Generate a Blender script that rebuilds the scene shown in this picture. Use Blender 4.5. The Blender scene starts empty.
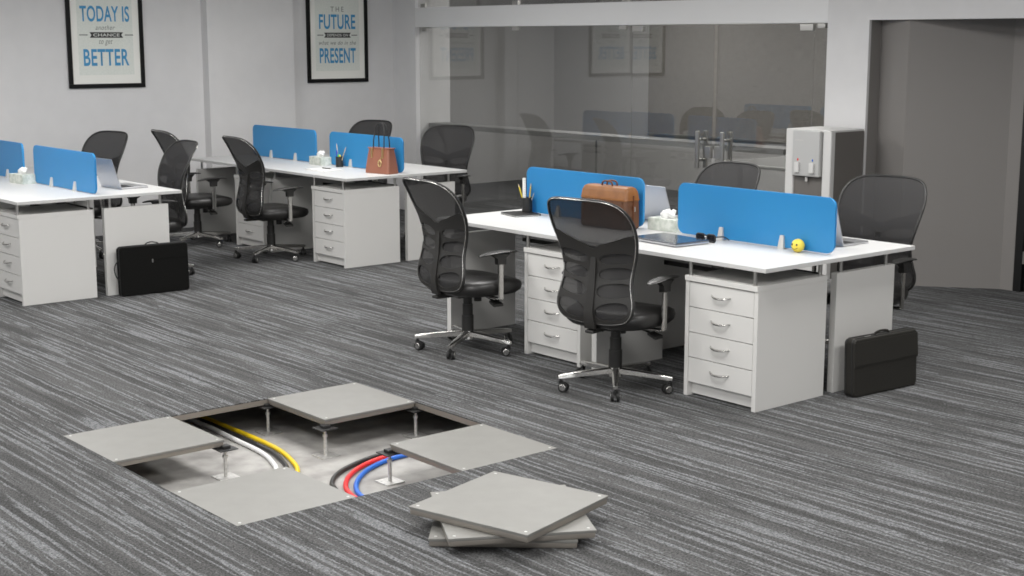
import bpy, bmesh, math, random
from mathutils import Vector, Matrix
from mathutils.geometry import delaunay_2d_cdt
S = bpy.context.scene
COL = S.collection
random.seed(4)
PI = math.pi

# ------------------------------------------------------------------ materials
def mat(name, color, rough=0.5, metal=0.0, **kw):
    m = bpy.data.materials.new(name); m.use_nodes = True
    b = m.node_tree.nodes['Principled BSDF']
    b.inputs['Base Color'].default_value = (*color, 1)
    b.inputs['Roughness'].default_value = rough
    b.inputs['Metallic'].default_value = metal
    for k, v in kw.items():
        b.inputs[k.replace('_', ' ')].default_value = v
    return m
def sr(r, g, b):
    f = lambda c: c/12.92 if c <= .04045 else ((c+.055)/1.055)**2.4
    return (f(r/255), f(g/255), f(b/255))
def nodes(m):
    return m.node_tree.nodes, m.node_tree.links, m.node_tree.nodes['Principled BSDF']
def speckle(m, c1, c2, scale, lo=.35, hi=.65, detail=4, vec=(1, 1, 1), bump=0.0, dist=.002):
    n, l, b = nodes(m)
    tc = n.new('ShaderNodeTexCoord'); mp = n.new('ShaderNodeMapping')
    mp.inputs['Scale'].default_value = vec
    t = n.new('ShaderNodeTexNoise'); t.inputs['Scale'].default_value = scale; t.inputs['Detail'].default_value = detail
    r = n.new('ShaderNodeValToRGB')
    r.color_ramp.elements[0].position = lo; r.color_ramp.elements[1].position = hi
    r.color_ramp.elements[0].color = (*c1, 1); r.color_ramp.elements[1].color = (*c2, 1)
    l.new(tc.outputs['Object'], mp.inputs['Vector']); l.new(mp.outputs[0], t.inputs['Vector'])
    l.new(t.outputs['Fac'], r.inputs[0]); l.new(r.outputs[0], b.inputs['Base Color'])
    if bump:
        bp = n.new('ShaderNodeBump'); bp.inputs['Strength'].default_value = bump; bp.inputs['Distance'].default_value = dist
        l.new(t.outputs['Fac'], bp.inputs['Height']); l.new(bp.outputs[0], b.inputs['Normal'])
    return m

M = {}
M['laminate'] = mat('white_laminate', (.68, .672, .65), .45)
M['top'] = mat('white_tabletop', (.585, .585, .577), .42)
M['chrome'] = mat('chrome', (.60, .59, .57), .24, 1.0)
M['steel'] = mat('brushed_steel', (.55, .54, .52), .32, 1.0)
M['bracket'] = mat('satin_bracket', (.62, .61, .59), .45, .3)
M['plastic'] = mat('black_plastic', (.018, .0175, .0165), .42)
M['rib'] = mat('charcoal_plastic', (.020, .019, .0175), .5)
M['leather'] = speckle(mat('black_leather', (.015, .0145, .014), .38), (.012, .0115, .011), (.018, .017, .0165), 300, bump=.15, dist=.001)
M['rubber'] = mat('black_rubber', (.012, .012, .012), .6)
M['wall'] = speckle(mat('painted_wall', (.70, .695, .695), .75), (.69, .685, .687), (.71, .705, .707), 6)
M['trimgrey'] = mat('grey_gloss_beam', (.78, .78, .78), .38)
M['alcove'] = mat('dark_wall', (.225, .213, .203), .7)
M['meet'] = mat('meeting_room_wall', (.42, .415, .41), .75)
M['ceiling'] = mat('ceiling_white', (.75, .75, .74), .8)
M['door'] = mat('black_door', (.008, .008, .008), .35)
M['frameblack'] = mat('black_picture_frame', (.005, .005, .005), .5, Specular_IOR_Level=.2)
M['mat'] = mat('poster_mat', sr(240, 240, 234), .6)
M['print'] = speckle(mat('poster_print', sr(226, 230, 223), .6), sr(221, 226, 219), sr(230, 233, 227), 60)
M['blueink'] = mat('blue_ink', sr(62, 146, 196), .6)
M['darkink'] = mat('dark_ink', sr(52, 52, 52), .6)
M['greyink'] = mat('grey_ink', sr(120, 124, 120), .6)
M['paleink'] = mat('pale_ink', sr(215, 218, 212), .6)
M['tile'] = speckle(mat('steel_floor_panel', sr(134, 133, 129), .45, .15), sr(132, 131, 127), sr(136, 135, 131), 9)
M['panelframe'] = mat('panel_edge_steel', sr(150, 144, 136), .45, .5)
M['bolt'] = mat('zinc_bolt', (.6, .6, .59), .4, .5)
M['galv'] = speckle(mat('galvanised_steel', (.55, .54, .52), .4, .6), (.55, .54, .52), (.72, .71, .69), 60)
M['black'] = mat('black_iron', (.02, .02, .02), .5)
M['yellow'] = mat('yellow_cable', sr(232, 198, 30), .4)
M['white'] = mat('white_cable', (.75, .75, .74), .4)
M['red'] = mat('red_cable', sr(222, 44, 44), .4)
M['blue'] = mat('blue_cable', sr(38, 104, 200), .4)
M['blackcable'] = mat('black_cable', (.025, .024, .022), .4)
M['concrete'] = speckle(mat('concrete_slab', (.5, .5, .48), .85), (.26, .25, .24), (.44, .43, .41), 7, .3, .7, 12, bump=.3, dist=.01)
M['void'] = mat('underfloor_grey', (.16, .155, .15), .9)
M['brown'] = speckle(mat('tan_leather', sr(90, 58, 37), .5), sr(80, 50, 31), sr(98, 63, 40), 9, bump=.1)
M['brownlight'] = speckle(mat('light_tan_leather', sr(134, 86, 42), .45), sr(124, 78, 38), sr(143, 93, 47), 12)
M['browndark'] = mat('dark_tan_leather', sr(96, 54, 28), .5)
M['bagtan'] = mat('rust_leather', sr(146, 95, 76), .45)
M['gold'] = mat('pale_gold', sr(215, 190, 140), .3, .8)
M['fabric'] = speckle(mat('black_fabric', (.006, .006, .0055), .9, Specular_IOR_Level=.15), (.005, .005, .0045), (.008, .008, .0075), 220, bump=.3, dist=.001)
M['bagblack'] = speckle(mat('charcoal_leather', (.016, .015, .013), .55, Specular_IOR_Level=.35), (.020, .0187, .016), (.026, .0245, .021), 160, bump=.2, dist=.001)
M['ball'] = mat('yellow_foam', sr(232, 208, 78), .45)
M['silver'] = mat('silver_aluminium', (.58, .58, .60), .3, .8)
M['laptopdark'] = mat('grey_aluminium', (.20, .21, .23), .22, .9)
M['keys'] = mat('dark_keys', (.03, .03, .032), .5)
M['display'] = mat('dark_display', (.01, .01, .012), .15)
M['paper'] = mat('paper', (.78, .78, .76), .7)
M['tissuebox'] = speckle(mat('marbled_card', (.62, .64, .60), .5), sr(178, 186, 176), sr(214, 217, 210), 28, .35, .65, 8)
M['tissue'] = mat('tissue', (.80, .80, .79), .8)
M['meshcup'] = mat('black_mesh_cup', (.015, .015, .015), .5)
M['pencilyellow'] = mat('pencil_yellow', sr(222, 200, 40), .4)
M['pengreen'] = mat('pen_green', sr(60, 190, 110), .4)
M['penblue'] = mat('pen_blue', sr(50, 60, 190), .4)
M['wood'] = mat('bare_wood', sr(196, 178, 150), .5)
M['cooler'] = mat('cooler_white', (.66, .655, .64), .35)
M['coolerside'] = mat('cooler_grey_side', (.15, .14, .13), .5)
M['coolerface'] = mat('cooler_silver_face', (.56, .56, .55), .35, .2)
M['meettable'] = mat('meeting_table', (.22, .22, .215), .5)
M['blind'] = mat('woven_blind', (.2, .19, .17), .9)

def m_carpet():
    m = mat('striped_carpet', (.1, .1, .1), .95); n, l, b = nodes(m)
    b.inputs['Specular IOR Level'].default_value = .15
    tc = n.new('ShaderNodeTexCoord')
    def noise(vec, scale, detail, rough=.5, dist=0):
        mp = n.new('ShaderNodeMapping'); mp.inputs['Scale'].default_value = vec
        t = n.new('ShaderNodeTexNoise'); t.inputs['Scale'].default_value = scale
        t.inputs['Detail'].default_value = detail; t.inputs['Roughness'].default_value = rough; t.inputs['Distortion'].default_value = dist
        l.new(tc.outputs['Object'], mp.inputs['Vector']); l.new(mp.outputs[0], t.inputs['Vector']); return t.outputs['Fac']
    def ramp(f, stops):
        r = n.new('ShaderNodeValToRGB'); e = r.color_ramp.elements
        while len(e) < len(stops): e.new(.5)
        for i, (p, c) in enumerate(stops): e[i].position = p; e[i].color = (c, c, c, 1)
        l.new(f, r.inputs[0]); return r.outputs[0]
    def mix(bt, f, a, c):
        x = n.new('ShaderNodeMix'); x.data_type = 'RGBA'; x.blend_type = bt
        if isinstance(f, float): x.inputs['Factor'].default_value = f
        else: l.new(f, x.inputs['Factor'])
        l.new(a, x.inputs['A']); l.new(c, x.inputs['B']); return x.outputs['Result']
    def wob(scale, amt):
        t = n.new('ShaderNodeTexNoise'); t.inputs['Scale'].default_value = scale; t.inputs['Detail'].default_value = 2
        l.new(tc.outputs['Object'], t.inputs['Vector'])
        a = n.new('ShaderNodeVectorMath'); a.operation = 'SUBTRACT'; a.inputs[1].default_value = (.5, .5, .5); l.new(t.outputs['Color'], a.inputs[0])
        b2 = n.new('ShaderNodeVectorMath'); b2.operation = 'SCALE'; b2.inputs['Scale'].default_value = amt; l.new(a.outputs[0], b2.inputs[0]); return b2.outputs[0]
    w1 = wob(7, .016); w2 = wob(60, .010)
    ad = n.new('ShaderNodeVectorMath'); l.new(w1, ad.inputs[0]); l.new(w2, ad.inputs[1])
    pv = n.new('ShaderNodeVectorMath'); l.new(tc.outputs['Object'], pv.inputs[0]); l.new(ad.outputs[0], pv.inputs[1])
    def stripes(scale, ys, stops):
        mp = n.new('ShaderNodeMapping'); mp.inputs['Scale'].default_value = (1, ys, 1)
        t = n.new('ShaderNodeTexNoise'); t.inputs['Scale'].default_value = scale; t.inputs['Detail'].default_value = 1
        l.new(pv.outputs[0], mp.inputs['Vector']); l.new(mp.outputs[0], t.inputs['Vector']); return ramp(t.outputs['Fac'], stops)
    band = stripes(19, .03, [(.38, .066), (.62, .104)])
    line = stripes(46, .02, [(.525, 0), (.585, .85), (.66, 1)])
    brk = ramp(noise((1, .5, 1), 45, 3, .6), [(.30, .35), (.55, 1)])
    fib = ramp(noise((1, .7, 1), 120, 4, .75), [(.34, .30), (.66, 1.70)])
    lm = mix('MULTIPLY', 1.0, line, brk)
    c0 = n.new('ShaderNodeRGB'); c0.outputs[0].default_value = (.205, .21, .218, 1)
    c = mix('MIX', lm, band, c0.outputs[0])
    c = mix('MULTIPLY', 1.0, c, fib)
    tint = n.new('ShaderNodeRGB'); tint.outputs[0].default_value = (1.0, 1.0, 1.0, 1)
    c = mix('MULTIPLY', 1.0, c, tint.outputs[0])
    l.new(c, b.inputs['Base Color'])
    bp = n.new('ShaderNodeBump'); bp.inputs['Strength'].default_value = .5; bp.inputs['Distance'].default_value = .006
    l.new(fib, bp.inputs['Height']); l.new(bp.outputs[0], b.inputs['Normal'])
    return m
M['carpet'] = m_carpet()

def m_mesh():
    m = mat('chair_mesh', (.030, .029, .0295), .85); n, l, b = nodes(m)
    out = n['Material Output']; tr = n.new('ShaderNodeBsdfTransparent'); mx = n.new('ShaderNodeMixShader')
    mx.inputs[0].default_value = .71
    l.new(tr.outputs[0], mx.inputs[1]); l.new(b.outputs[0], mx.inputs[2]); l.new(mx.outputs[0], out.inputs['Surface'])
    return m
M['mesh'] = m_mesh()
def m_screen():
    m = mat('blue_acrylic', sr(60, 156, 212), .32); n, l, b = nodes(m)
    out = n['Material Output']; tr = n.new('ShaderNodeBsdfTranslucent'); mx = n.new('ShaderNodeMixShader')
    tr.inputs['Color'].default_value = (*sr(30, 130, 215), 1); mx.inputs[0].default_value = .3
    b.inputs['Specular IOR Level'].default_value = .6
    l.new(b.outputs[0], mx.inputs[1]); l.new(tr.outputs[0], mx.inputs[2]); l.new(mx.outputs[0], out.inputs['Surface'])
    return m
M['screen'] = m_screen()
def m_glass():
    m = bpy.data.materials.new('clear_glass'); m.use_nodes = True; n = m.node_tree.nodes; l = m.node_tree.links
    n.clear(); out = n.new('ShaderNodeOutputMaterial'); gl = n.new('ShaderNodeBsdfGlossy'); gl.inputs['Roughness'].default_value = .01
    tr = n.new('ShaderNodeBsdfTransparent'); tr.inputs['Color'].default_value = (.86, .86, .85, 1)
    gl.inputs['Color'].default_value = (.9, .92, .95, 1)
    fr = n.new('ShaderNodeFresnel'); ge = n.new('ShaderNodeNewGeometry'); mr = n.new('ShaderNodeMapRange')
    mr.inputs['To Min'].default_value = 1.5; mr.inputs['To Max'].default_value = 1/1.5
    l.new(ge.outputs['Backfacing'], mr.inputs['Value']); l.new(mr.outputs[0], fr.inputs['IOR'])
    sc = n.new('ShaderNodeMath'); sc.operation = 'MULTIPLY'; sc.inputs[1].default_value = 1.35
    mx = n.new('ShaderNodeMixShader')
    l.new(fr.outputs[0], sc.inputs[0]); l.new(sc.outputs[0], mx.inputs[0])
    l.new(tr.outputs[0], mx.inputs[1]); l.new(gl.outputs[0], mx.inputs[2]); l.new(mx.outputs[0], out.inputs['Surface'])
    return m
M['glass'] = m_glass()
def m_blind():
    m = M['blind']; n, l, b = nodes(m)
    tc = n.new('ShaderNodeTexCoord')
    outs = []
    for v in ((1, 1, .05), (1, .05, 1)):
        mp = n.new('ShaderNodeMapping'); mp.inputs['Scale'].default_value = v
        t = n.new('ShaderNodeTexNoise'); t.inputs['Scale'].default_value = 150
        l.new(tc.outputs['Object'], mp.inputs['Vector']); l.new(mp.outputs[0], t.inputs['Vector']); outs.append(t.outputs['Fac'])
    a = n.new('ShaderNodeMath'); a.operation = 'ADD'; l.new(outs[0], a.inputs[0]); l.new(outs[1], a.inputs[1])
    h = n.new('ShaderNodeMath'); h.operation = 'MULTIPLY'; h.inputs[1].default_value = .5; l.new(a.outputs[0], h.inputs[0])
    r = n.new('ShaderNodeValToRGB'); r.color_ramp.elements[0].position = .35; r.color_ramp.elements[1].position = .65
    r.color_ramp.elements[0].color = (.15, .142, .13, 1); r.color_ramp.elements[1].color = (.25, .236, .218, 1)
    l.new(h.outputs[0], r.inputs[0]); l.new(r.outputs[0], b.inputs['Base Color'])
m_blind()

# ------------------------------------------------------------------ mesh helpers
class MB:
    def __init__(s): s.b = bmesh.new()
    def _merge(s, t, mx=None):
        if mx is not None: t.transform(mx)
        me = bpy.data.meshes.new('t'); t.to_mesh(me); t.free(); s.b.from_mesh(me); bpy.data.meshes.remove(me); return s
    def box(s, x0, x1, y0, y1, z0, z1, bev=0.0, seg=2, mx=None):
        t = bmesh.new(); bmesh.ops.create_cube(t, size=1)
        for v in t.verts: v.co = Vector(((x0+x1)/2+v.co.x*(x1-x0), (y0+y1)/2+v.co.y*(y1-y0), (z0+z1)/2+v.co.z*(z1-z0)))
        if bev: bmesh.ops.bevel(t, geom=t.edges[:], offset=bev, segments=seg, profile=.5, affect='EDGES')
        return s._merge(t, mx)
    def cyl(s, p, q, r, r2=None, n=20, cap=True):
        p, q = Vector(p), Vector(q); d = q-p; t = bmesh.new()
        bmesh.ops.create_cone(t, cap_ends=cap, segments=n, radius1=r, radius2=r if r2 is None else r2, depth=d.length)
        return s._merge(t, Matrix.Translation((p+q)/2) @ d.to_track_quat('Z', 'Y').to_matrix().to_4x4())
    def sphere(s, c, r, sc=(1, 1, 1), n=24):
        t = bmesh.new(); bmesh.ops.create_uvsphere(t, u_segments=n, v_segments=n//2, radius=r)
        return s._merge(t, Matrix.Translation(c) @ Matrix.Diagonal((*sc, 1)))
    def loft(s, rings, closed=True, caps=True):
        t = bmesh.new(); R = [[t.verts.new(p) for p in r] for r in rings]; n = len(rings[0])
        for a, b in zip(R, R[1:]):
            for i in range(n if closed else n-1):
                j = (i+1) % n; t.faces.new((a[i], a[j], b[j], b[i]))
        if caps and closed:
            t.faces.new(R[0][::-1]); t.faces.new(R[-1])
        bmesh.ops.recalc_face_normals(t, faces=t.faces[:])
        return s._merge(t)
    def tube(s, pts, r, n=10, closed=False, flat=1.0):
        pts = [Vector(p) for p in pts]; N = len(pts); rings = []; up = None
        rad = r if callable(r) else (lambda k: r)
        for i in range(N):
            if closed: d = pts[(i+1) % N]-pts[i-1]
            else: d = pts[min(i+1, N-1)]-pts[max(i-1, 0)]
            d.normalize()
            if up is None: up = Vector((0, 0, 1)) if abs(d.z) < .9 else Vector((0, 1, 0))
            sd = d.cross(up).normalized(); up = sd.cross(d).normalized()
            rr = rad(i/max(1, N-1))
            rings.append([pts[i]+sd*(math.cos(a)*rr)+up*(math.sin(a)*rr*flat) for a in [2*PI*k/n for k in range(n)]])
        if closed: rings.append(rings[0])
        return s.loft(rings, caps=not closed)
    def prism(s, poly, axis, a, b, bev=0.0):
        """polygon in the plane normal to axis, extruded from a to b"""
        def mk(u, v, w): return {'x': (w, u, v), 'y': (u, w, v), 'z': (u, v, w)}[axis]
        t = bmesh.new(); A = [t.verts.new(mk(u, v, a)) for u, v in poly]; B = [t.verts.new(mk(u, v, b)) for u, v in poly]
        n = len(poly); t.faces.new(A); t.faces.new(B[::-1])
        for i in range(n): t.faces.new((A[i], B[i], B[(i+1) % n], A[(i+1) % n]))
        bmesh.ops.recalc_face_normals(t, faces=t.faces[:])
        if bev:
            es = [e for e in t.edges if len({round({'x': v.co.x, 'y': v.co.y, 'z': v.co.z}[axis], 6) for v in e.verts}) == 1]
            bmesh.ops.bevel(t, geom=es, offset=bev, segments=2, profile=.5, affect='EDGES')
        return s._merge(t)
    def obj(s, name, m, parent=None, smooth=35, loc=None):
        me = bpy.data.meshes.new(name); s.b.to_mesh(me); s.b.free()
        me.materials.append(M[m] if isinstance(m, str) else m)
        if smooth:
            me.polygons.foreach_set('use_smooth', [True]*len(me.polygons))
            b = bmesh.new(); b.from_mesh(me)
            for e in b.edges:
                if len(e.link_faces) == 2 and e.calc_face_angle(0) > math.radians(smooth): e.smooth = False
            b.to_mesh(me); b.free()
        o = bpy.data.objects.new(name, me); COL.objects.link(o)
        if 0 < smooth <= 50:
            w = o.modifiers.new('normals', 'WEIGHTED_NORMAL'); w.weight = 100; w.keep_sharp = True
        if parent: o.parent = parent
        if loc: o.location = loc
        return o
def tag(o, label=None, cat=None, group=None, kind=None):
    for k, v in (('label', label), ('category', cat), ('group', group), ('kind', kind)):
        if v: o[k] = v
    return o
def thing(name, label, cat, loc=(0, 0, 0), rz=0.0, group=None):
    o = bpy.data.objects.new(name, None); o.empty_display_size = .1; COL.objects.link(o)
    o.location = loc; o.rotation_euler = (0, 0, rz); return tag(o, label, cat, group)
def dup(root, loc, rz, label, group=None):
    def cp(o, par):
        c = o.copy(); COL.objects.link(c)
        if par: c.parent = par
        for ch in list(o.children): cp(ch, c)
        return c
    r = cp(root, None); r.location = loc; r.rotation_euler = (0, 0, rz); tag(r, label, None, group); return r
def struct(name, mb, m, smooth=0): return tag(mb.obj(name, m, smooth=smooth), kind='structure')
def rrect(w, h, r, n=8):
    P = []
    for cx, cy, a0 in ((w/2-r, h/2-r, 0), (-w/2+r, h/2-r, PI/2), (-w/2+r, -h/2+r, PI), (w/2-r, -h/2+r, 1.5*PI)):
        P += [(cx+r*math.cos(a0+PI/2*k/n), cy+r*math.sin(a0+PI/2*k/n)) for k in range(n+1)]
    return P
def spline(P, n=6, closed=False):
    P = [Vector(p) for p in P]; N = len(P); out = []
    for i in range(N if closed else N-1):
        g = (lambda k: P[k % N]) if closed else (lambda k: P[max(0, min(N-1, k))])
        a, b, c, d = g(i-1), g(i), g(i+1), g(i+2)
        for k in range(n):
            t = k/n; out.append(.5*((2*b)+(c-a)*t+(2*a-5*b+4*c-d)*t*t+(3*b-a-3*c+d)*t**3))
    if not closed: out.append(P[-1])
    return out

# ------------------------------------------------------------------ setting
TZ = 0.0
fl = MB()
for b in ((-7, 0, -9, 12), (1.8, 13, -9, 12), (0, 1.8, -9, 0), (0, 1.8, 1.8, 12)): fl.box(*b, -.006, 0)
struct('floor', fl, 'carpet')
ed = MB()   # steel edge of the neighbouring floor panels around the opening
T_ = .036
ed.box(-.6, 0, -.6, 2.4, -T_, -.0061); ed.box(1.8, 2.4, -.6, 2.4, -T_, -.0061)
ed.box(0, 1.8, -.6, 0, -T_, -.0061); ed.box(0, 1.8, 1.8, 2.4, -T_, -.0061)
ed.box(-7, -.6, -9, 12, -T_, -.0061); ed.box(2.4, 13, -9, 12, -T_, -.0061)
ed.box(-.6, 2.4, -9, -.6, -T_, -.0061); ed.box(-.6, 2.4, 2.4, 12, -T_, -.0061)
struct('floor_panel_layer', ed, 'panelframe')
struct('floor_slab', MB().box(-5, 7, -5, 7, -.30, -.20), 'concrete')
CZ = 2.95
YW = 8.85; XG = 7.1
struct('wall_back', MB().box(-7, XG, YW, YW+.15, 0, CZ), 'wall')
struct('wall_pilaster', MB().box(4.60, 5.66, YW-.13, YW, 0, CZ), 'wall')
struct('wall_left', MB().box(-7.15, -7, -9, YW+.15, 0, CZ), 'wall')
struct('wall_front', MB().box(-7, 9, -9.15, -9, 0, CZ), 'wall')
struct('ceiling', MB().box(-7.15, 13, -9.15, 13, CZ, CZ+.1), 'ceiling')
# glazed partition: pier, column, beam
YP = 8.41
struct('wall_pier', MB().box(XG, XG+.50, YP, YW+.15, 0, CZ), 'wall')
YC0, YC1 = 2.107, 2.53
struct('wall_column', MB().box(XG, XG+.03, YC0, YC1, 0, CZ).box(XG+.03, XG+.25, YC0+.02, YC1, 0, CZ), 'wall')
bm = MB(); bm.box(XG, XG+.25, -6, YC0, 2.163, CZ); struct('wall_bulkhead', bm, 'wall')
struct('trim_1', MB().box(XG, XG+.25, YC1, YP, 2.143, 2.365, .004), 'trimgrey')
# alcove beside the column
A1 = Vector((7.62, 1.10))
def wallseg(name, p, q, th, m, z0=0, z1=CZ):
    d = (q-p).normalized(); nrm = Vector((-d.y, d.x))*-th
    mb = MB(); mb.prism([(p.x, p.y), (q.x, q.y), (q.x+nrm.x, q.y+nrm.y), (p.x+nrm.x, p.y+nrm.y)], 'z', z0, z1)
    return struct(name, mb, m)
wallseg('wall_alcove_side', Vector((7.27, 2.107)), Vector((7.13, 1.74)), -.12, 'alcove')
wallseg('wall_alcove', Vector((7.13, 1.74)), A1, -.12, 'alcove')
struct('wall_alcove_return', MB().box(XG+.03, XG+.18, YC0, YC0+.02, 0, CZ), 'alcove')  # strip of the column's side face in the darker alcove colour
struct('wall_right', MB().box(A1.x, A1.x+.15, .98, A1.y, 0, CZ).box(A1.x, A1.x+.15, -9, -.05, 0, CZ).box(A1.x, A1.x+.15, -.05, .98, 2.2, CZ), 'alcove')
dr = MB(); dr.box(A1.x-.012, A1.x+.1, .91, .98, 0, 2.2, .003).box(A1.x-.012, A1.x+.1, -.05, .02, 0, 2.2, .003).box(A1.x-.012, A1.x+.1, .02, .91, 2.13, 2.2, .003)
d1 = struct('door_1', dr, 'door')
MB().box(A1.x+.02, A1.x+.065, .023, .907, .008, 2.127, .003).obj('door_leaf', 'door', d1)
for z in (.28, 1.05, 1.85):
    MB().cyl((A1.x-.005, .902, z-.05), (A1.x-.005, .902, z+.05), .009, n=12).box(A1.x-.0, A1.x+.021, .885, .905, z-.05, z+.05).obj('hinge', 'steel', d1)
MB().tube([(A1.x+.02, .09, 1.03), (A1.x-.04, .09, 1.03), (A1.x-.04, .11, 1.03), (A1.x-.04, .21, 1.03)], .009).obj('door_handle', 'steel', d1)
# meeting room behind the glass
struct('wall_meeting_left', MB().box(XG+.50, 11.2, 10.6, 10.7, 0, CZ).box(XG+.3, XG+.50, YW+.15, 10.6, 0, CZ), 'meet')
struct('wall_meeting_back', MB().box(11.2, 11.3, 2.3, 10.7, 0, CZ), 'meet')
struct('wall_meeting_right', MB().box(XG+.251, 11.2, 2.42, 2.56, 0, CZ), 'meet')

# glass: fixed panes and a pair of doors
DL0, DM, DR1 = 4.906, 3.811, 2.70
def pane(name, y0, y1, z0, z1, rot=0.0, rake=0.0):
    ym = (y0+y1)/2
    mb = MB(); mb.box(-.005, .005, y0-ym, y1-ym, 0, z1-z0, .001)
    o = mb.obj(name, 'glass', smooth=0, loc=(XG+.05, ym, z0)); o.rotation_euler = (0, rake, rot); return tag(o, kind='structure')
G1, G2 = 6.62, 4.91
pane('window_1', G1+.004, YP-.002, .01, 2.14, math.radians(-.75))
pane('window_2', G2+.004, G1-.004, .01, 2.14, math.radians(.6), math.radians(.0))
pane('window_3', YC1+.002, DR1-.004, .01, 2.14)
for i, (a, b) in enumerate(((G1+.004, YP-.002), (G2+.004, G1-.004), (3.3, G2-.004), (YC1+.002, 3.292))):
    pane('window_%d' % (4+i), a, b, 2.37, CZ-.01)
def fitting(mb, y, z0, z1, w=.09): mb.box(XG+.028, XG+.072, y-w/2, y+w/2, z0, z1, .004)
t1 = bpy.data.objects['trim_1']
for y, w in ((8.28, .09), (6.66, .1), (5.03, .09), (2.62, .08)):
    m = MB(); fitting(m, y, 2.10, 2.143, w); m.obj('glass_clip', 'steel', t1)
for y in (8.30, 6.66, 5.0, 3.3):
    m = MB(); fitting(m, y, 2.365, 2.41); m.obj('glass_clip', 'steel', t1)
def gdoor(label, y0, y1, hinge, rot):
    # leaf local y=0 at the hinge; handle near the meeting stile
    t = thing('glass_door', label, 'door', (XG+.05, hinge, 0), rot, 'double glass doors')
    a, b = y0-hinge, y1-hinge
    MB().box(-.006, .006, a+.004, b-.004, .012, 2.136, .001).obj('glass_pane', 'glass', t, smooth=0)
    far = a if abs(a) > abs(b) else b; s = -1 if far > 0 else 1
    he = 0.0
    for z0, z1 in ((2.08, 2.137), (.012, .07)):
        lo, hi = sorted((he-s*.01, he-s*.15)); MB().box(-.018, .018, lo, hi, z0, z1, .004).obj('patch_hinge', 'steel', t)
    yh = far+s*.135
    for sx in (-1, 1):
        h = MB().box(sx*.055-.012, sx*.055+.012, yh-.022, yh+.022, .82, 1.17, .008)
        for z in (.90, 1.09): h.cyl((sx*.006, yh, z), (sx*.055, yh, z), .013, n=14)
        h.obj('pull_handle', 'steel', t)
    lo, hi = sorted((far+s*.004, far+s*.075)); MB().box(-.02, .02, lo, hi, .92, 1.03, .004).obj('lock', 'steel', t)
    return t
gdoor('left leaf of the double glass doors, hinged beside the long fixed panes', DM+.002, DL0, DL0, math.radians(-1.7))
gdoor('right leaf of the double glass doors, hinged near the water cooler', DR1, DM-.002, DR1, math.radians(-.3))

# roller blind on the meeting room window
bl = thing('roller_blind', 'wide grey woven roller blind on the back wall of the glazed meeting room', 'blind', (11.13, 5.2, 0))
MB().box(0, .006, -2.62, 3.4, .75, 2.8).obj('blind_cloth', 'blind', bl, smooth=0)
MB().box(-.012, .018, -2.62, 3.4, .73, .755, .004).obj('bottom_bar', 'steel', bl)
MB().cyl((.01, -2.64, 2.82), (.01, 3.42, 2.82), .03).obj('roller', 'steel', bl)
# standing rail behind the glass and table in the meeting room
rl = thing('counter_ledge', 'long grey standing ledge right behind the glass partition of the meeting room', 'ledge', (XG+.3, 6.7, 0))
MB().box(-.13, .13, -3.6, 1.70, .985, 1.04, .006).obj('ledge_top', 'meettable', rl)
MB().prism([(1.70, .985), (1.66, .985), (1.52, .80), (1.56, .80)], 'x', -.02, .02).tube([(0, 1.54, .83), (0, 1.54, .012)], .016).obj('leg', 'rib', rl)
for y in (-.95, -3.5): MB().tube([(.08, y, 1.0), (.08, y, .012)], .012).cyl((.08, y, 0), (.08, y, .014), .07).obj('leg', 'meettable', rl)
ct = thing('meeting_table', 'pale edged rectangular table inside the glazed meeting room behind the doors', 'table', (9.0, 3.6, 0))
P = [(x, y) for x, y in rrect(2.1, 1.75, .12)]
MB().prism(P, 'z', .765, .80, .004).obj('tabletop', 'meettable', ct)
mbE = MB().tube([(x*1.001, y*1.001, .782) for x, y in P], .018, 8, True).obj('edge_band', 'laminate', ct)
for sx in (-1, 1):
    for sy in (-1, 1): MB().cyl((sx*.9, sy*.72, 0), (sx*.9, sy*.72, .765), .03).obj('leg', 'steel', ct)

# ------------------------------------------------------------------ posters
def text_mesh(body, width, height, bold=0.0, shear=0.0, space=1.0):
    c = bpy.data.curves.new('lettering', 'FONT'); c.body = body; c.align_x = 'CENTER'; c.size = 1; c.offset = bold; c.shear = shear
    c.space_character = space; c.fill_mode = 'BOTH'; c.extrude = 0
    o = bpy.data.objects.new('lettering', c); COL.objects.link(o)
    dg = bpy.context.evaluated_depsgraph_get(); me = bpy.data.meshes.new_from_object(o.evaluated_get(dg))
    bpy.data.objects.remove(o); bpy.data.curves.remove(c)
    xs = [v.co.x for v in me.vertices]; ys = [v.co.y for v in me.vertices]
    x0, x1, y0, y1 = min(xs), max(xs), min(ys), max(ys)
    if height is None: height = (y1-y0)*width/(x1-x0)
    for v in me.vertices:
        v.co = Vector(((v.co.x-(x0+x1)/2)/(x1-x0)*width, (v.co.y-(y0+y1)/2)/(y1-y0)*height, 0))
    return me
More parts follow.
